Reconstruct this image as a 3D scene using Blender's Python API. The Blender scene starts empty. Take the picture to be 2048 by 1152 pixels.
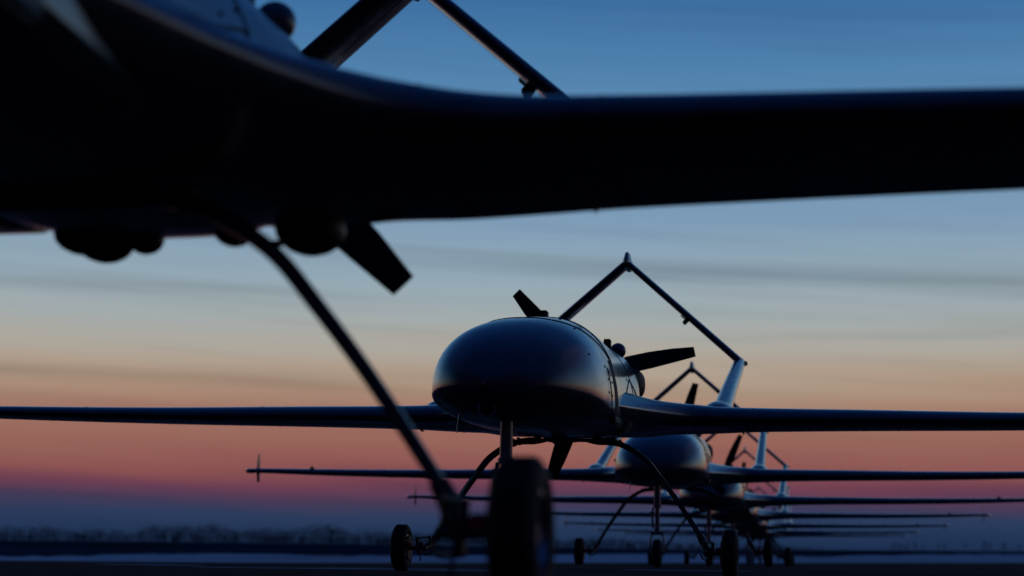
import bpy, bmesh, math, random
from mathutils import Vector, Matrix
R = math.radians
random.seed(4)
S = bpy.context.scene
C = S.collection

# ------------------------------------------------------------------ camera
HC = .125
PITCH, ROLL, FPX = R(8.08), R(.6), 3800.0
cam_d = bpy.data.cameras.new('camera'); cam = bpy.data.objects.new('camera', cam_d); C.objects.link(cam)
S.camera = cam
cam_d.sensor_width = 36.0; cam_d.lens = FPX / 2048 * 36.0
cam_d.clip_start = .02; cam_d.clip_end = 20000
_f = Vector((0, math.cos(PITCH), math.sin(PITCH))); _r = Vector((1, 0, 0)); _u = _r.cross(_f)
_r2 = _r * math.cos(ROLL) + _u * math.sin(ROLL); _u2 = _u * math.cos(ROLL) - _r * math.sin(ROLL)
m = Matrix((_r2, _u2, -_f)).transposed().to_4x4(); m.translation = (0, 0, HC)
cam.matrix_world = m
cam_d.dof.use_dof = True; cam_d.dof.focus_distance = 13.0; cam_d.dof.aperture_fstop = 2.0

# ------------------------------------------------------------------ world: dusk sky
def lin(c):
    return tuple(((v / 255) / 12.92 if v / 255 <= .04045 else ((v / 255 + .055) / 1.055) ** 2.4) for v in c)
S.view_settings.view_transform = 'Standard'; S.view_settings.look = 'None'
S.view_settings.exposure = 0; S.view_settings.gamma = 1
W = bpy.data.worlds.new('World'); S.world = W; W.use_nodes = True
nt = W.node_tree; N = nt.nodes; L = nt.links
N.clear()
def nd(t, tree=None, **k):
    n = (tree or nt).nodes.new(t)
    for a, b in k.items(): setattr(n, a, b)
    return n
def math_n(op, a, b=None, c=None, tree=None, clamp=False):
    T = tree or nt
    n = T.nodes.new('ShaderNodeMath'); n.operation = op; n.use_clamp = clamp
    for i, v in enumerate((a, b, c)):
        if v is None: continue
        if isinstance(v, (int, float)): n.inputs[i].default_value = v
        else: T.links.new(v, n.inputs[i])
    return n.outputs[0]
def ramp_n(fac, stops, tree=None, interp='LINEAR'):
    T = tree or nt
    n = T.nodes.new('ShaderNodeValToRGB'); cr = n.color_ramp; cr.interpolation = interp
    while len(cr.elements) > 1: cr.elements.remove(cr.elements[-1])
    cr.elements[0].position = stops[0][0]; cr.elements[0].color = (*stops[0][1], 1)
    for p, c in stops[1:]:
        e = cr.elements.new(p); e.color = (*c, 1)
    T.links.new(fac, n.inputs[0])
    return n.outputs[0]
tc = nd('ShaderNodeTexCoord'); sx = nd('ShaderNodeSeparateXYZ'); L.new(tc.outputs['Generated'], sx.inputs[0])
X_, Y_, Z_ = sx.outputs
az = math_n('ARCTAN2', X_, Y_)                       # 0 straight ahead
# long thin cloud streaks: noise squeezed vertically, bending the colour bands and dimming them a little
def streak(sa, se, seed, detail=4):
    cv = nd('ShaderNodeCombineXYZ')
    L.new(math_n('MULTIPLY', az, sa), cv.inputs[0])
    L.new(math_n('MULTIPLY', math_n('ADD', Z_, math_n('MULTIPLY', az, .06)), se), cv.inputs[1]); cv.inputs[2].default_value = seed
    n = nd('ShaderNodeTexNoise'); n.inputs['Scale'].default_value = 1; n.inputs['Detail'].default_value = detail; n.inputs['Roughness'].default_value = .5
    L.new(cv.outputs[0], n.inputs['Vector'])
    return n.outputs['Fac']
s1 = streak(2.2, 34, 3.7); s2 = streak(5.0, 130, 11.2)
dark = streak(3.4, 84, 21.5, 5)
ez = math_n('ADD', Z_, math_n('MULTIPLY', math_n('SUBTRACT', s1, .5), .020))
ez = math_n('ADD', ez, math_n('MULTIPLY', math_n('SUBTRACT', s2, .5), .006))
fz = math_n('MULTIPLY', math_n('ADD', ez, .02), 2.0, clamp=True)     # ramp covers z -0.02 .. 0.48
def st(z, c): return ((z + .02) * 2.0, lin(c))
front = ramp_n(fz, [st(-.01, (18, 34, 62)), st(.000, (24, 44, 78)), st(.010, (36, 58, 92)), st(.0215, (48, 65, 98)), st(.030, (78, 62, 90)), st(.038, (118, 66, 84)),
    st(.046, (146, 87, 84)), st(.058, (157, 104, 92)), st(.070, (162, 116, 101)), st(.082, (174, 142, 122)), st(.095, (180, 160, 141)), st(.108, (176, 171, 161)),
    st(.124, (166, 174, 174)), st(.145, (150, 171, 184)), st(.175, (128, 158, 185)), st(.215, (104, 146, 182)), st(.25, (82, 132, 176)), st(.285, (62, 112, 162)), st(.36, (40, 84, 136)), st(.47, (22, 56, 108))])
back = ramp_n(fz, [st(-.01, (3, 5, 10)), st(.0, (6, 8, 16)), st(.04, (34, 15, 28)), st(.085, (50, 17, 28)), st(.16, (14, 16, 32)), st(.25, (8, 20, 42)), st(.47, (7, 24, 56))])
mr = nd('ShaderNodeMapRange'); mr.interpolation_type = 'SMOOTHSTEP'
hl = math_n('SQRT', math_n('ADD', math_n('MULTIPLY', X_, X_), math_n('MULTIPLY', Y_, Y_)))
ca = math_n('DIVIDE', math_n('ADD', Y_, math_n('MULTIPLY', X_, .28)), math_n('ADD', hl, .0001))
L.new(ca, mr.inputs[0]); mr.inputs[1].default_value = -.3; mr.inputs[2].default_value = .88
mx = nd('ShaderNodeMix', data_type='RGBA'); L.new(mr.outputs[0], mx.inputs[0]); L.new(back, mx.inputs[6]); L.new(front, mx.inputs[7])
zen = nd('ShaderNodeMapRange'); zen.interpolation_type = 'SMOOTHSTEP'; L.new(Z_, zen.inputs[0]); zen.inputs[1].default_value = .3; zen.inputs[2].default_value = .85
mz = nd('ShaderNodeMix', data_type='RGBA'); L.new(zen.outputs[0], mz.inputs[0]); L.new(mx.outputs[2], mz.inputs[6]); mz.inputs[7].default_value = (*lin((9, 40, 92)), 1)
dk = nd('ShaderNodeMapRange'); L.new(dark, dk.inputs[0]); dk.inputs[1].default_value = .5; dk.inputs[2].default_value = .78; dk.inputs[3].default_value = 1; dk.inputs[4].default_value = .87
ms = nd('ShaderNodeVectorMath'); ms.operation = 'SCALE'; L.new(mz.outputs[2], ms.inputs[0]); L.new(dk.outputs[0], ms.inputs['Scale'])
def bar(prev, z0, slope, wid, amt, a0, a1):
    c = math_n('SUBTRACT', math_n('SUBTRACT', ez, z0), math_n('MULTIPLY', az, slope)); c = math_n('DIVIDE', c, wid)
    g = math_n('EXPONENT', math_n('MULTIPLY', math_n('MULTIPLY', c, c), -1.0))
    w = nd('ShaderNodeMapRange'); w.interpolation_type = 'SMOOTHSTEP'; L.new(az, w.inputs[0]); w.inputs[1].default_value = a0; w.inputs[2].default_value = a1
    g = math_n('MULTIPLY', math_n('MULTIPLY', g, w.outputs[0]), math_n('MULTIPLY', s2, amt * 1.8))
    v = nd('ShaderNodeVectorMath'); v.operation = 'SCALE'; L.new(prev, v.inputs[0]); L.new(math_n('SUBTRACT', 1.0, g), v.inputs['Scale']); return v.outputs[0]
sky = bar(ms.outputs[0], .153, -.05, .0045, .26, -.1, .12)
sky = bar(sky, .134, -.02, .004, .16, -.05, -.2)
sky = bar(sky, .083, -.03, .004, .20, -.02, -.16)
sky = bar(sky, .112, .02, .003, .10, .0, .2)
bg = nd('ShaderNodeBackground'); L.new(sky, bg.inputs[0]); bg.inputs[1].default_value = 1.0
wo = nd('ShaderNodeOutputWorld'); L.new(bg.outputs[0], wo.inputs[0])

# afterglow of the sun just under the horizon, ahead and to the right
sd = bpy.data.lights.new('sun', 'SUN'); sun = bpy.data.objects.new('sun', sd); C.objects.link(sun)
sd.energy = .03; sd.color = (1, .55, .35); sd.angle = R(70)
sun.rotation_euler = Vector((math.sin(R(55)), math.cos(R(55)), math.tan(R(5)))).to_track_quat('Z', 'Y').to_euler()

# ------------------------------------------------------------------ materials
def mat(name, base, rough=.5, spec=.5, metal=0, coat=0, noise=None, bump=None, emis=None):
    M = bpy.data.materials.new(name); M.use_nodes = True; t = M.node_tree; b = t.nodes['Principled BSDF']
    b.inputs['Base Color'].default_value = (*base, 1); b.inputs['Roughness'].default_value = rough
    b.inputs['Specular IOR Level'].default_value = spec; b.inputs['Metallic'].default_value = metal
    b.inputs['Coat Weight'].default_value = coat; b.inputs['Coat Roughness'].default_value = .12
    co = t.nodes.new('ShaderNodeTexCoord')
    if noise:
        sc, amt, ramt = noise
        n = t.nodes.new('ShaderNodeTexNoise'); n.inputs['Scale'].default_value = sc; n.inputs['Detail'].default_value = 6
        t.links.new(co.outputs['Object'], n.inputs['Vector'])
        lo = tuple(c * (1 - amt) for c in base); hi = tuple(min(1, c * (1 + amt)) for c in base)
        t.links.new(ramp_n(n.outputs['Fac'], [(.3, lo), (.7, hi)], t), b.inputs['Base Color'])
        mr = t.nodes.new('ShaderNodeMapRange'); mr.inputs[3].default_value = rough - ramt; mr.inputs[4].default_value = rough + ramt
        t.links.new(n.outputs['Fac'], mr.inputs[0]); t.links.new(mr.outputs[0], b.inputs['Roughness'])
    if bump:
        n2 = t.nodes.new('ShaderNodeTexNoise'); n2.inputs['Scale'].default_value = bump[0]; n2.inputs['Detail'].default_value = 8
        t.links.new(co.outputs['Object'], n2.inputs['Vector'])
        bp = t.nodes.new('ShaderNodeBump'); bp.inputs['Strength'].default_value = bump[1]; bp.inputs['Distance'].default_value = bump[2]
        t.links.new(n2.outputs['Fac'], bp.inputs['Height']); t.links.new(bp.outputs[0], b.inputs['Normal'])
    return M
PAINT = mat('airframe_paint', (.085, .092, .10), .26, .55, coat=.5, noise=(7, .3, .10), bump=(3.0, .06, .02))
GEAR = mat('gear_leg_paint', (.16, .18, .20), .25, .6, coat=.5, noise=(14, .2, .08))
BLACK = mat('black_composite', (.014, .014, .016), .6, .2, noise=(20, .3, .08))
RUBBER = mat('tyre_rubber', (.022, .022, .022), .75, .3, noise=(18, .3, .08), bump=(60, .3, .004))
METAL = mat('bare_metal', (.45, .45, .46), .35, .5, metal=.9, noise=(30, .2, .1))
DARKM = mat('dark_metal', (.06, .06, .065), .5, .5, metal=.5, noise=(25, .3, .1))
SEAM = mat('panel_seam_dark', (.012, .012, .013), .7, .2)
PALE = mat('pale_ring', (.42, .43, .42), .6, .3, noise=(60, .5, .1))
GLASS = mat('lens_glass', (.02, .025, .03), .08, .7, coat=1)
RED = mat('red_paint', (.75, .02, .04), .4, .5)
ASPH = mat('apron_asphalt', (.009, .015, .026), .95, .03, noise=(.35, .35, .04), bump=(14, .8, .012))
FIELD = mat('winter_field', (.010, .017, .029), .95, .0, noise=(.03, .5, .02))
def frost(M, sx, sy, lo, hi, col):
    t = M.node_tree; b = t.nodes['Principled BSDF']; l = b.inputs['Base Color'].links[0].from_socket
    co = t.nodes.new('ShaderNodeTexCoord'); mp = t.nodes.new('ShaderNodeMapping'); mp.inputs['Scale'].default_value = (sx, sy, 1)
    t.links.new(co.outputs['Object'], mp.inputs[0]); n = t.nodes.new('ShaderNodeTexNoise'); n.inputs['Scale'].default_value = 1; n.inputs['Detail'].default_value = 8; n.inputs['Roughness'].default_value = .65
    t.links.new(mp.outputs[0], n.inputs['Vector'])
    f = ramp_n(n.outputs['Fac'], [(lo, (0, 0, 0)), (hi, (1, 1, 1))], t)
    m = t.nodes.new('ShaderNodeMix'); m.data_type = 'RGBA'; t.links.new(f, m.inputs[0]); t.links.new(l, m.inputs[6]); m.inputs[7].default_value = (*col, 1); t.links.new(m.outputs[2], b.inputs['Base Color'])
frost(FIELD, .012, .02, .50, .72, (.14, .22, .27)); frost(ASPH, .25, .10, .54, .74, (.10, .13, .16))
TREE = mat('bare_winter_twigs', (.022, .024, .028), .9, .1, noise=(.4, .3, .02))
BARK = mat('tree_bark', (.04, .035, .03), .9, .1, noise=(2, .3, .02))

def snow_mat():
    M = mat('frosty_snow', (.5, .55, .6), .8, .2, bump=(1.5, .5, .05)); t = M.node_tree; b = t.nodes['Principled BSDF']
    co = t.nodes.new('ShaderNodeTexCoord'); mp = t.nodes.new('ShaderNodeMapping'); mp.inputs['Scale'].default_value = (.035, .06, 1)
    t.links.new(co.outputs['Object'], mp.inputs[0])
    n = t.nodes.new('ShaderNodeTexNoise'); n.inputs['Scale'].default_value = 1; n.inputs['Detail'].default_value = 7
    t.links.new(mp.outputs[0], n.inputs['Vector'])
    t.links.new(ramp_n(n.outputs['Fac'], [(.30, (.08, .14, .18)), (.48, (.36, .58, .68)), (.7, (.48, .74, .84))], t), b.inputs['Base Color'])
    return M
SNOW = snow_mat()

# ------------------------------------------------------------------ mesh helpers
def link(name, bm, mt, parent=None, smooth=True, angle=50):
    me = bpy.data.meshes.new(name)
    bmesh.ops.recalc_face_normals(bm, faces=bm.faces)
    for f in bm.faces: f.smooth = smooth
    if smooth:
        for e in bm.edges:
            if len(e.link_faces) == 2 and e.calc_face_angle(0) > R(angle): e.smooth = False
    bm.to_mesh(me); bm.free(); me.materials.append(mt)
    o = bpy.data.objects.new(name, me); C.objects.link(o)
    if parent is not None: o.parent = parent
    return o
def thing(name, label, cat, group=None, loc=(0, 0, 0)):
    o = bpy.data.objects.new(name, None); C.objects.link(o); o.location = loc; o.empty_display_size = .3
    o['label'] = label; o['category'] = cat
    if group: o['group'] = group
    return o
def loft(bm, rings, cap=True, closed=True):
    V = [[bm.verts.new(p) for p in r] for r in rings]
    n = len(V[0])
    for a, b in zip(V, V[1:]):
        for i in range(n if closed else n - 1):
            j = (i + 1) % n
            bm.faces.new((a[i], a[j], b[j], b[i]))
    if cap:
        bm.faces.new(V[0]); bm.faces.new(V[-1][::-1])
    return V
def tube(bm, pts, rad, seg=10, sq=1.0, side=None, cap=True):
    """swept round/elliptic tube; rad: number or list; sq scales the second axis; side = wide-axis hint"""
    pts = [Vector(p) for p in pts]; rings = []; prev = None
    for i, p in enumerate(pts):
        d = (pts[min(i + 1, len(pts) - 1)] - pts[max(i - 1, 0)]).normalized()
        ref = Vector(side) if side else (prev if prev is not None else (Vector((0, 0, 1)) if abs(d.z) < .9 else Vector((0, 1, 0))))
        a = (ref - d * ref.dot(d)).normalized(); b = d.cross(a); prev = a
        r = rad[i] if isinstance(rad, (list, tuple)) else rad
        rings.append([p + a * (r * math.cos(t)) + b * (r * sq * math.sin(t)) for t in [2 * math.pi * k / seg for k in range(seg)]])
    loft(bm, rings, cap)
def smooth_path(pts, n=6):
    out = []; P = [Vector(p) for p in pts]
    for i in range(len(P) - 1):
        p0 = P[max(i - 1, 0)]; p1 = P[i]; p2 = P[i + 1]; p3 = P[min(i + 2, len(P) - 1)]
        for k in range(n):
            t = k / n
            out.append(.5 * ((2 * p1) + (p2 - p0) * t + (2 * p0 - 5 * p1 + 4 * p2 - p3) * t * t + (3 * p1 - p0 - 3 * p2 + p3) * t ** 3))
    out.append(P[-1]); return out
def box(bm, c, s, bev=0, rot=None):
    r = bmesh.ops.create_cube(bm, size=1)
    vs = r['verts']
    for v in vs: v.co = Vector((v.co.x * s[0], v.co.y * s[1], v.co.z * s[2]))
    if bev:
        es = list({e for v in vs for e in v.link_edges})
        rr = bmesh.ops.bevel(bm, geom=es, offset=bev, segments=3, affect='EDGES')
        vs = list({v for f in rr['faces'] for v in f.verts} | {v for v in vs if v.is_valid})
    for v in vs:
        q = v.co.copy()
        if rot is not None: q = rot @ q
        v.co = q + Vector(c)
def ball(bm, c, s, seg=20, zmin=None):
    r = bmesh.ops.create_uvsphere(bm, u_segments=seg, v_segments=seg // 2, radius=1)
    for v in r['verts']:
        z = v.co.z
        v.co = Vector((v.co.x * s[0] + c[0], v.co.y * s[1] + c[1], z * s[2] + c[2]))
def disc(bm, c, n, r, h, seg=20):
    n = Vector(n).normalized()
    tube(bm, [Vector(c) - n * h / 2, Vector(c) + n * h / 2], r, seg)
def lathe_x(bm, prof, seg=40, cx=0, cy=0, cz=0):
    """profile (x, radius) turned about the x axis"""
    rings = [[(cx + x, cy + r * math.cos(t), cz + r * math.sin(t)) for t in [2 * math.pi * k / seg for k in range(seg)]] for x, r in prof]
    loft(bm, rings, cap=False)

# ------------------------------------------------------------------ ground, one sheet to the horizon
def interp(x, t):
    if x <= t[0][0]: return t[0][1]
    for (a, p), (b, q) in zip(t, t[1:]):
        if x <= b: return p + (q - p) * (x - a) / (b - a)
    return t[-1][1]
TILT = .0105
def ridge_row(sl):                                  # sl = X/Y: rise of the far field differs left to right
    return interp(1024 + 3800 * sl, [(-800, 1076), (0, 1081), (400, 1084), (800, 1089), (1300, 1098), (2048, 1103), (2800, 1108)])
def ground_z(x, y):
    if y < 1: return 0.0
    sl = max(-.6, min(.6, x / y)); hx = 1115.5 + TILT * 3800 * sl
    def zr(Y, row): return HC + Y * (hx - row) / 3800
    s = max(0, min(1, (y - 20) / 65)); s = s * s * (3 - 2 * s)
    if y <= 85: return s * (HC + y * TILT * sl - 85 * 10.0 / 3800) if y > 20 else 0
    if y <= 250: return zr(y, interp(y, [(85, 1127), (250, 1109)]))
    if y <= 700: return zr(y, interp(y, [(250, 1109), (700, ridge_row(sl))]))
    if y <= 1700: return zr(y, ridge_row(sl))
    z = zr(1700, ridge_row(sl)); return z
def sheet(name, ys, xs_fn, mt, dz=0.0):
    bm = bmesh.new(); rows = []
    for y in ys:
        rows.append([(x, y, ground_z(x, y) + dz) for x in xs_fn(y)])
    loft(bm, rows, cap=False, closed=False)
    o = link(name, bm, mt); o['kind'] = 'structure'
    for p in o.data.polygons:
        pass
    return o
NX = 48
def xs_near(y):
    h = max(60, .62 * y + 20); return [-h + 2 * h * i / NX for i in range(NX + 1)]
def frange(a, b, n): return [a + (b - a) * i / n for i in range(n + 1)]
ground = sheet('ground', [-60, -20, 0] + frange(5, 85, 24) + frange(90, 250, 20) + frange(265, 700, 20) + frange(750, 1700, 14) + [2500, 4000, 9000], xs_near, FIELD)
def apron_edge(x): return 84 + 1.2 * math.sin(x * .21) + .8 * math.sin(x * .53 + 1)
bm = bmesh.new(); ys = frange(-40, 1, 10); rows = []
for k in range(45):
    row = []
    for i in range(81):
        x = -70 + 140 * i / 80
        y = -30 + (apron_edge(x) + 30) * k / 44
        row.append((x, y, ground_z(x, y) + .004))
    rows.append(row)
loft(bm, rows, cap=False, closed=False)
apron = link('apron', bm, ASPH); apron['kind'] = 'structure'
# snow beyond the apron: ragged near and far edges
bm = bmesh.new(); rows = []
rr = random.Random(7)
jn = [rr.uniform(-1, 1) for _ in range(400)]; jf = [rr.uniform(-1, 1) for _ in range(400)]
for k in range(25):
    row = []
    for i in range(161):
        u = -.55 + 1.1 * i / 160
        near = 87 + 2 * jn[i]; far = 238 + 26 * math.sin(u * 31) + 16 * jf[i]
        y = near + (far - near) * k / 24
        x = u * y
        row.append((x, y, ground_z(x, y) + .02))
    rows.append(row)
loft(bm, rows, cap=False, closed=False)
snow = link('snow_field', bm, SNOW); snow['kind'] = 'structure'
# thin drifted snow streaks on the apron
bm = bmesh.new(); rr = random.Random(3)
for (x0, x1, y0, w) in [(-2.9, -.9, 17.6, .35), (-1.9, -.2, 18.6, .3), (-.9, .1, 16.6, .22), (-4.4, -3.2, 20.5, .4), (1.2, 2.6, 20.5, .4)]:
    n = 26; a, b = [], []
    for i in range(n + 1):
        t = i / n; h = w * math.sin(math.pi * t) ** .5 * rr.uniform(.5, 1)
        x = x0 + (x1 - x0) * t; yy = y0 + .15 * math.sin(t * 5)
        a.append((x, yy - h, .009)); b.append((x, yy + h, .010))
    loft(bm, [a, b], cap=False, closed=False)
ss = link('snow_streaks', bm, SNOW); ss['kind'] = 'structure'

# ------------------------------------------------------------------ the aircraft (local: x to its left, y aft, z up; origin under the main wheels)
def cr(tab, y):
    ys = [t[0] for t in tab]
    if y <= ys[0]: return tab[0][1:]
    if y >= ys[-1]: return tab[-1][1:]
    i = max(k for k in range(len(ys)) if ys[k] <= y); i = min(i, len(ys) - 2)
    t = (y - ys[i]) / (ys[i + 1] - ys[i]); out = []
    for k in range(1, len(tab[0])):
        p1, p2 = tab[i][k], tab[i + 1][k]
        d = ys[i + 1] - ys[i]
        m1 = ((tab[i + 1][k] - tab[i - 1][k]) / (ys[i + 1] - ys[i - 1]) * d) if i > 0 else (p2 - p1)
        m2 = ((tab[i + 2][k] - tab[i][k]) / (ys[i + 2] - ys[i]) * d) if i + 2 < len(ys) else (p2 - p1)
        out.append((2 * t**3 - 3 * t * t + 1) * p1 + (t**3 - 2 * t * t + t) * m1 + (-2 * t**3 + 3 * t * t) * p2 + (t**3 - t * t) * m2)
    return out
#       y     hw    zc    top   bot   nu   nl
FUS = [(-3.00, .02, 1.17, 1.19, 1.15, 2.0, 1.9), (-2.97, .15, 1.17, 1.28, 1.08, 2.05, 1.9), (-2.88, .29, 1.165, 1.39, 1.02, 2.15, 1.8), (-2.70, .42, 1.16, 1.50, .98, 2.3, 1.7), (-2.40, .52, 1.145, 1.605, .955, 2.4, 1.7),
       (-2.05, .560, 1.125, 1.68, .955, 2.4, 1.8), (-1.6, .560, 1.10, 1.745, .968, 2.4, 1.9), (-1.1, .54, 1.09, 1.80, .985, 2.35, 2.0), (-.6, .52, 1.10, 1.835, 1.0, 2.25, 2.3), (-.1, .50, 1.16, 1.85, 1.015, 2.15, 2.6), (.4, .485, 1.25, 1.84, 1.045, 2.15, 3.2), (.8, .475, 1.32, 1.835, 1.07, 2.3, 3.4),
       (1.08, .45, 1.40, 1.825, 1.11, 2.5, 3.0), (1.28, .41, 1.46, 1.80, 1.19, 2.5, 2.6), (1.36, .375, 1.50, 1.76, 1.26, 2.3, 2.2)]
def fus_pt(y, deg, off=0.0):
    hw, zc, top, bot, nu, nl = cr(FUS, y); t = R(deg); c, s = math.cos(t), math.sin(t)
    n = nu if s >= 0 else nl
    x = (hw + off) * math.copysign(abs(c) ** (2 / n), c)
    z = zc + ((top - zc + off) if s >= 0 else (zc - bot + off)) * math.copysign(abs(s) ** (2 / n), s)
    return Vector((x, y, z))
def fus_n(y, deg):
    a = fus_pt(y, deg + 2) - fus_pt(y, deg - 2); b = fus_pt(y + .02, deg) - fus_pt(y - .02, deg)
    n = b.cross(a).normalized(); c = fus_pt(y, deg) - Vector((0, y, cr(FUS, y)[1]))
    return n if n.dot(c) > 0 else -n
def surf_line(bm, pts, r=.004, off=.0005):
    P = []
    for (y0, a0), (y1, a1) in zip(pts, pts[1:]):
        n = max(3, int(max(abs(y1 - y0) / .05, abs(a1 - a0) / 3)))
        P += [fus_pt(y0 + (y1 - y0) * k / n, a0 + (a1 - a0) * k / n, off) for k in range(n)]
    P.append(fus_pt(*pts[-1], off)); tube(bm, P, r, 6)

def wing_secs(sgn):
    """x, leading edge y, chord, z of chord line, thickness, camber"""
    tab = [(.36, -1.75, 2.73, 1.18, .37, 0, .06), (.46, -1.45, 2.43, 1.185, .355, 0, .065), (.58, -.88, 1.86, 1.195, .315, 0, .075), (.72, -.38, 1.36, 1.20, .255, .005, .075), (.9, -.03, 1.0, 1.200, .205, .01, .08), (1.12, .11, .86, 1.198, .175, .012, .07), (1.4, .14, .83, 1.196, .160, .015, .055),
           (2.2, .18, .76, 1.198, .142, .015, .045), (3.4, .24, .66, 1.200, .116, .015, .035), (4.8, .32, .53, 1.222, .088, .012, .03), (5.8, .38, .43, 1.245, .064, .01, .02), (5.98, .40, .40, 1.249, .050, .01, .02)]
    out = []; x = .36
    xs = frange(.36, 1.4, 14) + frange(1.6, 5.8, 14) + [5.9, 5.98]
    for x in xs:
        le, ch, z, th, cm, dr = cr(tab, x); out.append((x * sgn, le, ch, z, th, cm, dr))
    return out
def airfoil(n=22):
    pts = []
    for k in range(n + 1):
        u = (1 - math.cos(math.pi * k / n)) / 2
        t = 5 * (.2969 * math.sqrt(u) - .126 * u - .3516 * u * u + .2843 * u ** 3 - .1036 * u ** 4)
        pts.append((u, t))
    return pts
AF = airfoil()
def af_ring(x, le, ch, z, th, cm, dr):
    def dz(u): return cm * 4 * u * (1 - u) - dr * max(0, u - .3) / .7
    k = max(0, min(1, (1.0 - abs(x)) / .5)); k = k * k * (3 - 2 * k)
    def T(u, t, p, g, e): return t * (1 - k) + k * g * (.5 * abs(math.sin(math.pi * u ** p)) ** e if u < 1 else 0)
    up = [(x, le + ch * u, z + th * T(u, t, 1.35, 1.12, .8) + dz(u)) for u, t in AF]
    lo = [(x, le + ch * u, z - th * T(u, t, .8, .8, .62) * .86 + dz(u)) for u, t in AF[1:-1]]
    return up + lo[::-1]

def build_aircraft():
    root = thing('drone', 'drone', 'drone')
    # fuselage ------------------------------------------------
    bm = bmesh.new(); rings = []
    ys = [-3.0, -2.99, -2.975, -2.95] + frange(-2.92, -2.0, 22) + frange(-1.9, 1.36, 38)
    for y in ys: rings.append([fus_pt(y, a) for a in [360 * k / 72 for k in range(72)]])
    loft(bm, rings)
    fus = link('fuselage', bm, PAINT, root)
    bm = bmesh.new()                                           # avionics hatch on the back of the nose and joint lines
    surf_line(bm, [(-1.2, 27), (-1.2, 153)], .0065); surf_line(bm, [(-1.98, 74), (-1.85, 62), (-1.6, 46), (-1.2, 27)], .005); surf_line(bm, [(-1.98, 106), (-1.85, 118), (-1.6, 134), (-1.2, 153)], .005)
    surf_line(bm, [(-1.98, 74), (-1.98, 106)], .004); link('hatch_seam', bm, SEAM, fus)
    for pth, r_ in (([(-1.78, 22), (-1.75, -4), (-1.1, -7), (-.62, -10), (-.6, -40)], .004), ([(-1.78, 158), (-1.75, 184), (-1.1, 187), (-.62, 190), (-.6, 220)], .004), ([(.35, 8), (.35, 172)], .003),
                    ([(-.3, 14), (.3, 24), (.6, 10)], .005), ([(-.3, 166), (.3, 156), (.6, 170)], .005)):
        bm = bmesh.new(); surf_line(bm, pth, r_); link('panel_seam', bm, SEAM, fus)
    spots = [(-2.0, 100), (-1.95, 58), (-1.95, 128), (-2.3, 30), (-2.3, 150), (-1.35, 34), (-1.35, 146), (-1.12, 34), (-1.12, 146), (-.5, 30), (-1.9, 6), (-1.86, 14), (-1.9, 22), (-1.7, 6), (-1.7, 20), (-1.62, 14), (.3, 30), (.3, 60), (.3, 120), (.1, 24), (-1.6, 75), (-1.6, 105)]
    for (y, a) in spots:
        bm = bmesh.new(); disc(bm, fus_pt(y, a, .001), fus_n(y, a), .0085, .005, 10); link('fastener', bm, SEAM, fus, smooth=False)
    for sg, a0 in ((1, 14), (-1, 166)):                         # dark cooling slots on the flanks
        bm = bmesh.new(); rr_ = []
        for y, w in ((-1.52, 0), (-1.50, 1), (-1.24, 1), (-1.22, 0)):
            rr_.append([fus_pt(y, a0 + sg * k, .004 if w else -.003) for k in (-15, -9, 0, 9, 15)] + [fus_pt(y, a0 + sg * k, -.006) for k in (15, 0, -15)])
        loft(bm, rr_); link('cooling_slot', bm, SEAM, fus)
    for sg, a0 in ((1, -9), (-1, 189)):
        bm = bmesh.new(); c = fus_pt(-1.35, a0); box(bm, (c.x - sg * .01, c.y, c.z - .012), (.05, .34, .07), .015); link('side_scoop', bm, DARKM, fus)
    # nose camera port
    bm = bmesh.new(); c = Vector((-.062, -2.80, 1.045)); nn = Vector((-.05, -.97, -.25)).normalized()
    tube(bm, [c - nn * .05, c + nn * .10], [.058, .058], 24); port = link('camera_port', bm, DARKM, root)
    bm = bmesh.new(); 
    rg = []
    for rr0, hh in ((.058, .098), (.060, .108), (.050, .112), (.046, .104)):
        a = nn.cross(Vector((0, 0, 1))).normalized(); b = nn.cross(a)
        rg.append([c + nn * hh + a * rr0 * math.cos(t) + b * rr0 * math.sin(t) for t in [2 * math.pi * k / 28 for k in range(28)]])
    loft(bm, rg, cap=False); link('port_ring', bm, PALE, port)
    bm = bmesh.new(); tube(bm, [c + nn * .095, c + nn * .112], [.03, .022], 18); link('lens', bm, GLASS, port)
    # air data probes
    bm = bmesh.new(); tube(bm, [(-.13, -2.90, 1.20), (-.15, -3.0, 1.215), (-.20, -3.14, 1.235)], [.008, .006, .004], 8)
    tube(bm, [(-.07, -2.94, 1.165), (-.07, -3.02, 1.165)], .014, 8); link('pitot_probe', bm, METAL, root)
    bm = bmesh.new(); tube(bm, [(-.33, -2.40, 1.03), (-.335, -2.42, .99), (-.345, -2.44, .90)], [.014, .009, .006], 8, sq=.5); link('blade_antenna', bm, METAL, root)
    # aerials on the spine
    for (x, y, z, s) in ((-.16, -.1, 1.915, (.055, .10, .13)), (.18, 1.10, 1.85, (.055, .09, .10))):
        bm = bmesh.new(); box(bm, (x, y, z), s, .006); bb = link('spine_box', bm, BLACK, root)
    bm = bmesh.new(); ball(bm, (.255, 1.20, 1.815), (.066, .066, .066), 24); tube(bm, [(.25, 1.20, 1.62), (.255, 1.20, 1.80)], [.045, .045], 20); link('antenna_dome', bm, PAINT, root)
    # engine bay --------------------------------------------------
    bm = bmesh.new(); tube(bm, [(0, 1.33, 1.52), (0, 1.36, 1.53), (0, 1.385, 1.58), (0, 1.40, 1.63)], [.32, .28, .19, .10], 32, sq=.85); link('engine_cowling', bm, BLACK, root)
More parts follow.
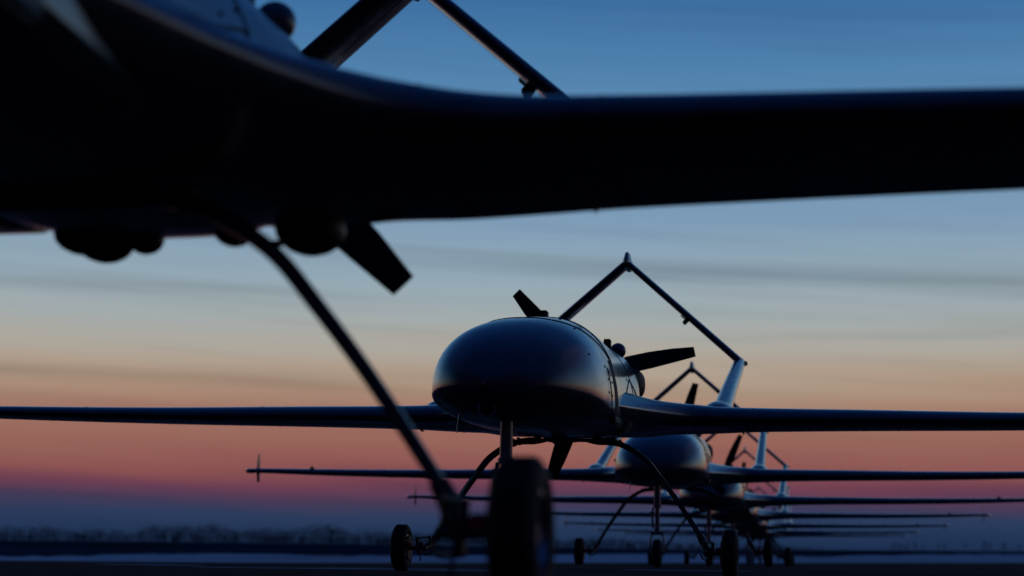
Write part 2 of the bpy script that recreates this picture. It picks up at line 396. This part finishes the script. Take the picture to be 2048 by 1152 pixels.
    for sg in (1, -1):
        bm = bmesh.new()
        prof = [(.55, .05), (.60, .085), (.70, .105), (.86, .112), (1.0, .112), (1.06, .100), (1.07, .085), (1.0, .08)]
        rg = []
        for y, r in prof:
            rg.append([(sg * .355 + r * .95 * math.copysign(abs(math.cos(t)) ** .8, math.cos(t)), y, 1.555 + r * 1.12 * math.copysign(abs(math.sin(t)) ** .8, math.sin(t))) for t in [2 * math.pi * k / 28 for k in range(28)]])
        for ring in rg:
            for q in range(len(ring)): ring[q] = (ring[q][0], ring[q][1] + .42, ring[q][2])
        loft(bm, rg); link('air_intake', bm, BLACK, root)
    # propeller (spins as one part, blades below it) ----------------
    bm = bmesh.new(); tube(bm, [(0, -.06, 0), (0, 0, 0), (0, .07, 0), (0, .12, 0), (0, .15, 0)], [.06, .085, .085, .055, .015], 24)
    prop = link('propeller', bm, BLACK, root); prop.location = (-.03, 1.42, 1.648)
    for k in range(3):
        bm = bmesh.new(); rg = []; A = R(120 * k)
        for r, w0, w1, th, tw in ((.04, -.035, .035, .030, 55), (.12, -.050, .045, .026, 42), (.22, -.070, .070, .018, 30), (.36, -.080, .084, .014, 23), (.54, -.074, .080, .011, 18), (.74, -.062, .064, .008, 15), (.918, -.050, .038, .006, 12)):
            ring = []
            for j in range(12):
                t = 2 * math.pi * j / 12; u = (w0 + w1) / 2 + (w1 - w0) / 2 * math.cos(t); v = th / 2 * math.sin(t) * (1.0)
                T = R(tw); p = Vector((r, v * math.cos(T) + u * math.sin(T), u * math.cos(T) - v * math.sin(T)))
                ring.append((p.x * math.cos(A) - p.z * math.sin(A), p.y, p.x * math.sin(A) + p.z * math.cos(A)))
            rg.append(ring)
        loft(bm, rg); link('blade', bm, BLACK, prop)
    # wings ---------------------------------------------------------
    for sg in (1, -1):
        bm = bmesh.new(); secs = wing_secs(sg); loft(bm, [af_ring(*s) for s in secs])
        wing = link('wing', bm, PAINT, root, angle=60)
        bm = bmesh.new()                                           # wingtip plate: slim vertical fin
        fx = sg * 5.86
        rg = []
        for z, le, ch in ((1.09, .56, .07), (1.11, .55, .10), (1.25, .50, .18), (1.36, .53, .14), (1.475, .57, .09), (1.49, .58, .06)):
            rg.append([(fx + .011 * math.sin(t) * (1 if abs(z - 1.25) < .15 else .6), le + ch / 2 - ch / 2 * math.cos(t), z) for t in [2 * math.pi * k / 16 for k in range(16)]])
        loft(bm, rg); link('wingtip_fin', bm, PAINT, wing)
        bm = bmesh.new(); tube(bm, [(sg * 5.96, .36, 1.247), (sg * 5.99, .52, 1.249), (sg * 5.99, .75, 1.25), (sg * 5.97, .82, 1.25)], [.014, .032, .030, .008], 14); link('tip_light', bm, GLASS, wing)
        bm = bmesh.new(); ball(bm, (sg * 5.05, .46, 1.285), (.03, .05, .018), 14); tube(bm, [(sg * 5.05, .45, 1.28), (sg * 5.05, .45, 1.315)], .010, 8); link('fuel_cap', bm, DARKM, wing)
        bm = bmesh.new(); q = cr([(abs(v[0]),) + v[1:] for v in secs], 1.30)   # hinge bracket under the flap joint
        box(bm, (sg * 1.30, q[0] + q[1] * .88, q[2] - q[3] * .13 - q[5] * .83 - .001), (.016, .09, .014), .004); link('hinge_bracket', bm, PAINT, wing)
        bm = bmesh.new()
        P = []
        for q in secs[10:-3]:
            x, le, ch, z, th, cm, dr = q; u = .74; t = 5 * (.2969 * math.sqrt(u) - .126 * u - .3516 * u * u + .2843 * u ** 3 - .1036 * u ** 4)
            P.append((x, le + ch * u, z + th * t + cm * 4 * u * (1 - u) - dr * (u - .3) / .7 + .001))
        tube(bm, P, .004, 6); link('flap_seam', bm, SEAM, wing)
        for xs_ in (.95, 1.45, 2.6, 3.9):                          # chordwise skin joints
            q = min(secs, key=lambda v: abs(abs(v[0]) - xs_)); r_ = af_ring(*q); n_ = len(AF)
            bm = bmesh.new(); tube(bm, [Vector(p) + Vector((0, 0, .0005)) for p in r_[2:n_ - 2]], .0015, 6); link('skin_joint', bm, SEAM, wing)
            bm = bmesh.new(); tube(bm, [Vector(p) - Vector((0, 0, .0005)) for p in r_[n_ + 2:-2]], .003, 6); link('skin_joint', bm, SEAM, wing)
    # tail booms and the inverted V -------------------------------------
    for sg in (1, -1):
        path = smooth_path([(sg * 1.11, .42, 1.21), (sg * 1.11, .80, 1.25), (sg * 1.11, 1.3, 1.36), (sg * 1.105, 2.2, 1.575), (sg * 1.10, 3.3, 1.825), (sg * 1.09, 4.30, 2.045), (sg * 1.088, 4.36, 2.058)], 5)
        rad = [interp(p.y, [(.42, .04), (.8, .085), (1.3, .082), (2.2, .074), (4.25, .062), (4.36, .03)]) for p in path]
        bm = bmesh.new(); tube(bm, path, rad, 20, sq=.92); boom = link('tail_boom', bm, PAINT, root)
        bm = bmesh.new(); P = smooth_path([(sg * 1.11, .42, 1.25), (sg * 1.11, .85, 1.295), (sg * 1.11, 1.35, 1.375)], 5)
        tube(bm, P, [.03 + .06 * math.sin(math.pi * min(1, .15 + i / len(P))) for i in range(len(P))], 20, sq=1.3); link('boom_fairing', bm, PAINT, boom)
        bm = bmesh.new(); tube(bm, [(sg * 1.13, 4.10, 2.01), (sg * 1.15, 4.16, 2.015), (sg * 1.15, 4.3, 2.04)], [.014, .026, .012], 12); link('tail_light', bm, DARKM, boom)
        # tail fin arm: thin airfoil from the boom end to the apex
        a = Vector((sg * 1.10, 0, 2.03)); b = Vector((0, 0, 3.00)); d = (b - a).normalized(); n = Vector((-d.z, 0, d.x)) * sg
        bm = bmesh.new(); rg = []
        for k in range(9):
            t = k / 8; p = a + (b - a) * t; ch = .46 - .05 * t; th = .070 - .010 * t; le = 3.95 + .03 * t
            ring = [p + n * (th * q) + Vector((0, le + ch * u, 0)) for u, q in AF] + [p - n * (th * q) + Vector((0, le + ch * u, 0)) for u, q in AF[1:-1]][::-1]
            rg.append(ring)
        loft(bm, rg); fin = link('tail_fin', bm, PAINT, root)
        for s2 in (1, -1):
            bm = bmesh.new(); u = .66; q = 5 * (.2969 * math.sqrt(u) - .126 * u - .3516 * u * u + .2843 * u ** 3 - .1036 * u ** 4)
            tube(bm, [a + (b - a) * t + n * s2 * ((.060 - .010 * t) * q + .001) + Vector((0, 3.95 + .03 * t + (.46 - .05 * t) * u, 0)) for t in (.08, .5, .94)], .004, 6)
            link('ruddervator_seam', bm, SEAM, fin)
        bm = bmesh.new(); t = .45 if sg > 0 else .45; p = a + (b - a) * t - n * (.055 if sg > 0 else .055) * 1
        p = a + (b - a) * t; dn = n if n.z < 0 else -n
        rotm = Matrix(((d.x, 0, dn.x), (0, 1, 0), (d.z, 0, dn.z)))
        box(bm, p + dn * .052 + Vector((0, 4.18, 0)), (.034, .10, .062), .008, rotm); box(bm, p + dn * .036 + d * .05 + Vector((0, 4.22, 0)), (.06, .05, .012), .003, rotm)
        if sg > 0: link('actuator_housing', bm, DARKM, fin)
        else: bm.free()
    bm = bmesh.new(); rg = []
    for z, w, l, y in ((2.94, .028, .18, 4.16), (2.975, .045, .22, 4.16), (3.02, .044, .21, 4.16), (3.05, .032, .17, 4.15), (3.09, .024, .12, 4.14), (3.105, .010, .07, 4.14)):
        rg.append([(w * math.cos(t), y + l * math.sin(t), z) for t in [2 * math.pi * k / 20 for k in range(20)]])
    loft(bm, rg); link('tail_apex_cap', bm, PAINT, root)
    # belly gear ---------------------------------------------------------
    bm = bmesh.new(); ball(bm, (-.185, .98, 1.10), (.088, .14, .078), 24); ball(bm, (-.065, 1.0, 1.10), (.055, .09, .052), 18)
    ball(bm, (-.25, .96, 1.095), (.07, .12, .050), 16); box(bm, (-.235, .90, 1.052), (.012, .02, .012), .003); box(bm, (-.215, .88, 1.038), (.014, .02, .010), .003); link('belly_sensor', bm, DARKM, root)
    bm = bmesh.new(); ball(bm, (.225, .95, 1.10), (.055, .09, .045), 18); link('belly_light', bm, DARKM, root)
    bm = bmesh.new(); ball(bm, (.485, .86, 1.08), (.10, .13, .075), 20); box(bm, (.40, .78, 1.025), (.05, .05, .012), .004); link('belly_fairing', bm, DARKM, root)
    for sg in (1, -1):
        bm = bmesh.new(); tube(bm, smooth_path([(sg * .16, .08, 1.0), (sg * .24, .06, .982), (sg * .33, .04, .978), (sg * .42, .04, .965), (sg * .5, .05, .95)], 5), .006, 8)
        link('brake_line', bm, BLACK, root)
    bm = bmesh.new(); box(bm, (0, .10, 1.012), (.56, .20, .016), .005); link('gear_mount', bm, DARKM, root)
    # main legs -------------------------------------------------------------
    for sg in (1, -1):
        pts = smooth_path([(sg * .20, .10, 1.012), (sg * .34, .10, 1.003), (sg * .46, .11, .962), (sg * .60, .13, .868), (sg * .71, .16, .735), (sg * .815, .19, .595), (sg * .92, .215, .44), (sg * 1.015, .24, .29), (sg * 1.048, .245, .23)], 6)
        n = len(pts); bm = bmesh.new(); tube(bm, pts, [.050 - .014 * i / n for i in range(n)], 16, sq=.47, side=(0, 1, 0)); leg = link('gear_leg', bm, GEAR, root)
        for (x, z) in ((.37, 1.0), (.41, .99)):
            bm = bmesh.new(); box(bm, (sg * x, .10, z), (.018, .13, .058), .006); link('leg_clamp', bm, DARKM, leg)
        bm = bmesh.new(); P = [p + Vector((sg * .012, -.052 + .016 * k / len(pts), .012)) for k, p in enumerate(pts[8:])]; tube(bm, P, .005, 6); link('brake_hose', bm, BLACK, leg)
        bm = bmesh.new()                                            # axle block, bolts and links
        tube(bm, [(sg * 1.00, .235, .315), (sg * 1.025, .24, .27), (sg * 1.06, .18, .205), (sg * 1.085, .07, .18)], [.025, .029, .029, .026], 12, sq=.85)
        tube(bm, [(sg * 1.05, .0, .178), (sg * 1.20, 0, .178)], .016, 14)
        box(bm, (sg * 1.095, .02, .19), (.036, .08, .066), .010); box(bm, (sg * 1.105, -.01, .15), (.024, .06, .055), .007)
        tube(bm, [(sg * 1.045, .10, .20), (sg * 1.05, .09, .275)], .010, 8); tube(bm, [(sg * 1.115, -.03, .18), (sg * 1.12, -.03, .255)], .012, 8); tube(bm, [(sg * 1.045, .09, .265), (sg * 1.12, -.03, .25)], .007, 8)
        tube(bm, smooth_path([(sg * 1.02, .12, .17), (sg * 1.04, .08, .135), (sg * 1.075, .03, .13), (sg * 1.10, 0, .15)], 4), .007, 8); tube(bm, [(sg * 1.095, -.03, .14), (sg * 1.09, -.03, .08)], .005, 6)
        link('axle_block', bm, DARKM, leg)
        bm = bmesh.new(); R_, w = .178, .105                          # wheel: tyre is the part, rim and brake its pieces
        prof = [(-.034, .098), (-.050, .104), (-.057, .125), (-.055, .150), (-.043, .168)]
        for x0 in (-.028, -.010, .010, .028): prof += [(x0 - .005, .1765), (x0 - .0035, .172), (x0 + .0035, .172), (x0 + .005, .1765)]
        prof = prof + [(.043, .168), (.055, .150), (.057, .125), (.050, .104), (.034, .098), (-.034, .098)]
        lathe_x(bm, prof, 56, sg * 1.245, 0, .178); wh = link('wheel', bm, RUBBER, root, angle=35)
        bm = bmesh.new(); lathe_x(bm, [(-.044, .104), (-.046, .092), (-.022, .085), (-.016, .04), (-.03, .03), (-.03, .001)], 40, sg * 1.245, 0, .178); lathe_x(bm, [(.044, .104), (.046, .092), (.022, .085), (.016, .04), (.036, .03), (.036, .001)], 40, sg * 1.245, 0, .178)
        for k in range(6):
            t = 2 * math.pi * k / 6
            for s3 in (-1, 1): disc(bm, (sg * 1.245 + s3 * .022, .062 * math.cos(t), .178 + .062 * math.sin(t)), (1, 0, 0), .014, .016, 8)
        link('rim', bm, METAL, wh)
        bm = bmesh.new(); disc(bm, (sg * 1.182, 0, .178), (1, 0, 0), .092, .008, 32); link('brake_disc', bm, DARKM, wh)
        bm = bmesh.new(); box(bm, (sg * 1.166, -.105, .198), (.044, .036, .038), .006); link('brake_caliper', bm, RED, wh)
    # nose gear ---------------------------------------------------------------
    bm = bmesh.new(); tube(bm, [(0, -2.56, 1.02), (0, -2.575, .72), (0, -2.575, .70)], .040, 18); tube(bm, [(0, -2.575, .71), (0, -2.585, .45)], .028, 16)
    tube(bm, [(0, -2.575, .735), (0, -2.575, .70)], .050, 18); nl = link('nose_gear_leg', bm, GEAR, root)
    bm = bmesh.new(); tube(bm, [(-.045, -2.62, .70), (-.05, -2.68, .58), (-.045, -2.62, .46)], .012, 8); tube(bm, [(-.045, -2.62, .66), (-.075, -2.62, .64)], .016, 8); link('torque_link', bm, DARKM, nl)
    bm = bmesh.new(); P = smooth_path([(-.078, -2.6, .165), (-.080, -2.595, .30), (-.070, -2.59, .37), (-.03, -2.585, .395), (.03, -2.585, .395), (.070, -2.59, .37), (.080, -2.595, .30), (.078, -2.6, .165)], 5)
    tube(bm, P, .020, 12, sq=.55, side=(0, 1, 0)); tube(bm, [(0, -2.585, .38), (0, -2.585, .46)], .034, 16); box(bm, (0, -2.585, .405), (.17, .07, .022), .006)
    tube(bm, [(-.095, -2.6, .165), (.095, -2.6, .165)], .014, 10); link('fork', bm, GEAR, nl)
    bm = bmesh.new(); prof = [(-.034, .088), (-.046, .096), (-.052, .115), (-.048, .142), (-.034, .158), (-.012, .165), (.012, .165), (.034, .158), (.048, .142), (.052, .115), (.046, .096), (.034, .088), (-.034, .088)]
    lathe_x(bm, prof, 48, 0, -2.6, .165); nw = link('nose_wheel', bm, RUBBER, root, angle=35)
    bm = bmesh.new(); lathe_x(bm, [(-.04, .095), (-.03, .06), (-.04, .03), (-.04, .001)], 32, 0, -2.6, .165); lathe_x(bm, [(.04, .095), (.03, .06), (.04, .03), (.04, .001)], 32, 0, -2.6, .165); link('rim', bm, METAL, nw)
    return root

proto = build_aircraft()
def copy_tree(o, parent=None):
    c = o.copy(); C.objects.link(c)
    if parent is not None: c.parent = parent
    for ch in list(o.children): copy_tree(ch, c)
    return c
# x, y, heading, nose-down pitch, height, propeller angle, label
ROW = [(-1.20, 4.55, 9.7, -1.9, -.01, -43.5, 'nearest drone, blurred and almost black, its wing crossing the whole top of the picture'),
       (.405, 14.4, 9.8, 0.0, .0, 12, 'sharp grey drone with its whole rounded nose in view, directly behind the nearest wing'),
       (2.16, 25.3, 9.0, .3, .04, 74.5, 'third drone in the row, its left wingtip fin standing clear against the pink sky'),
       (3.85, 35.2, 10.0, 0.0, .02, 67, 'fourth drone in the row, seen under the wing of the third one'),
       (5.55, 46.5, 9.5, 0.0, .02, 82, 'fifth drone in the row, its right wingtip fin the farthest right of those in view'),
       (7.50, 59.3, 9.5, 0.0, .0, 30, 'sixth drone in the row, its thin wing just above the blue haze'),
       (9.15, 71.4, 9.5, 0.0, -.03, 100, 'seventh drone in the row, second from the far end, above the strip of snow'),
       (10.75, 81.3, 10.0, 0.0, -.03, 55, 'farthest and smallest drone, at the end of the row beside the snow')]
GRP = 'grey drones parked nose to tail in a row on the apron'
for i, (x, y, hd, pt, dz, pa, lab) in enumerate(ROW):
    d = proto if i == 0 else copy_tree(proto)
    d.location = (x, y, (ground_z(x, y) if y > 20 else 0) + .004 + dz)
    d.rotation_mode = 'XYZ'; d.rotation_euler = (R(pt), R({0: -.35, 1: .5}.get(i, 0)), -R(hd))
    d['label'] = lab; d['category'] = 'drone'; d['group'] = GRP
    for ch in list(d.children):
        if i and ch.name.startswith('belly_fairing'): bpy.data.objects.remove(ch); continue
        if ch.name.startswith('propeller'): ch.rotation_euler = (0, -R(pa), 0)

# ------------------------------------------------------------------ far trees
def tree_mesh(bm_t, bm_c, x, y, h, w, rnd, slim=False, nl=260):
    z0 = ground_z(x, y)
    tube(bm_t, [(x, y, z0 - .3), (x + rnd.uniform(-.1, .1) * w, y, z0 + h * .45), (x + rnd.uniform(-.1, .1) * w, y, z0 + h * .85)], [.035 * h, .022 * h, .008 * h], 6)
    tips = []
    nb = 7 if slim else 10
    for k in range(nb):
        a = rnd.uniform(0, 6.28); t = rnd.uniform(.04, .8); p = Vector((x, y, z0 + h * t)); sp = (w * .5) * (1 - .45 * t) * rnd.uniform(.6, 1.1)
        q = p + Vector((math.cos(a) * sp, math.sin(a) * sp, h * rnd.uniform(.10, .26)))
        tube(bm_t, [p, (p + q) / 2 + Vector((0, 0, .03 * h)), q], [.012 * h, .008 * h, .003 * h], 4); tips.append((q, w * rnd.uniform(.14, .26)))
    tips.append((Vector((x, y, z0 + h * .86)), w * .2))
    for k in range(nl):
        c, r = rnd.choice(tips)
        p = c + Vector((rnd.gauss(0, 1) * r, rnd.gauss(0, 1) * r, rnd.gauss(0, 1) * r * (1.0 if not slim else 1.9) * .8))
        if p.z < z0 + .1: p.z = z0 + rnd.uniform(.1, h * .4)
        s = rnd.uniform(.016, .042) * h; ax = Vector((rnd.gauss(0, 1), rnd.gauss(0, 1), rnd.gauss(0, 1))).normalized(); b = ax.orthogonal().normalized(); cc = ax.cross(b)
        bm_c.faces.new([bm_c.verts.new(p + b * s * rnd.uniform(.5, 1.3)), bm_c.verts.new(p + cc * s * rnd.uniform(.5, 1)), bm_c.verts.new(p - b * s), bm_c.verts.new(p - cc * s * rnd.uniform(.4, 1))])
# the hazy wood across the far field: one mass
rnd = random.Random(11)
bt = bmesh.new(); bc = bmesh.new()
px = -160.0
while px < 1620:
    y = rnd.uniform(700, 860); base = interp(px, [(-160, 30), (300, 30), (420, 36), (620, 36), (800, 30), (1100, 24), (1300, 22), (1450, 14), (1620, 7)])
    h = base * rnd.uniform(.62, .88) * (1 + .12 * math.sin(px * .021) + .10 * math.sin(px * .057 + 2)) * y / 3800; x = (px - 1024) / 3800 * y
    tree_mesh(bt, bc, x, y, h, h * rnd.uniform(.8, 1.35), rnd, nl=330)
    px += rnd.uniform(5, 13)
for k in range(900):                                    # scrub at the foot of the wood
    px = rnd.uniform(-160, 1650); y = rnd.uniform(690, 740); x = (px - 1024) / 3800 * y; h = rnd.uniform(1.0, 3.2) * interp(px, [(1200, 1), (1620, .4)])
    tree_mesh(bt, bc, x, y, h, h * 1.8, rnd, nl=26)
bmesh.ops.delete(bt, geom=[], context='VERTS')
me_t = bpy.data.meshes.new('tmp'); bt.to_mesh(me_t); bt.free(); bc.from_mesh(me_t); bpy.data.meshes.remove(me_t)
wood = link('woodland', bc, TREE, smooth=False); wood['kind'] = 'stuff'; wood['label'] = 'hazy dark belt of bare trees along the far edge of the field'; wood['category'] = 'woodland'
# tiny separate trees on the far right
ORD = ['twelfth', 'eleventh', 'tenth', 'ninth', 'eighth', 'seventh', 'sixth', 'fifth', 'fourth', 'third', 'second', 'first']
for k, (px, row_h, wd) in enumerate([(1786, 14, .8), (1800, 12, 1.0), (1812, 13, .7), (1828, 13, .6), (1844, 9, .8), (1874, 11, .5), (1886, 11, .5), (1928, 10, .5), (1968, 15, .45), (1977, 12, .4), (2006, 13, .5), (2036, 10, .7)]):
    lab = 'tiny %s bare tree on the far right skyline, %s from the right edge' % ('slender' if wd < .7 else 'bushy', ORD[k])
    y = 1500.0; x = (px - 1024) / 3800 * y; h = row_h * 1.25 / 3800 * y
    t = thing('bare_tree', lab, 'tree', 'tiny bare trees on the far right skyline', (x, y, ground_z(x, y)))
    bt = bmesh.new(); bc = bmesh.new(); tree_mesh(bt, bc, x, y, h, h * wd, rnd, slim=wd < .7, nl=320)
    off = -Vector((x, y, ground_z(x, y)))
    for b_ in (bt, bc): bmesh.ops.translate(b_, verts=b_.verts, vec=off)
    link('trunk', bt, BARK, t); link('crown', bc, TREE, t, smooth=False)

# ------------------------------------------------------------------ haze over the field
HAZE = True
if HAZE:
    bm = bmesh.new(); box(bm, (0, 2600, 22), (6400, 5600, 60))
    M = bpy.data.materials.new('dusk_haze'); M.use_nodes = True; t = M.node_tree; t.nodes.remove(t.nodes['Principled BSDF'])
    pv = t.nodes.new('ShaderNodeVolumePrincipled'); pv.inputs['Density'].default_value = .0001; pv.inputs['Color'].default_value = (.5, .75, 1, 1)
    t.links.new(pv.outputs[0], t.nodes['Material Output'].inputs['Volume'])
    hz = link('haze', bm, M, smooth=False); hz['kind'] = 'stuff'; hz['label'] = 'thin blue dusk haze over the field'
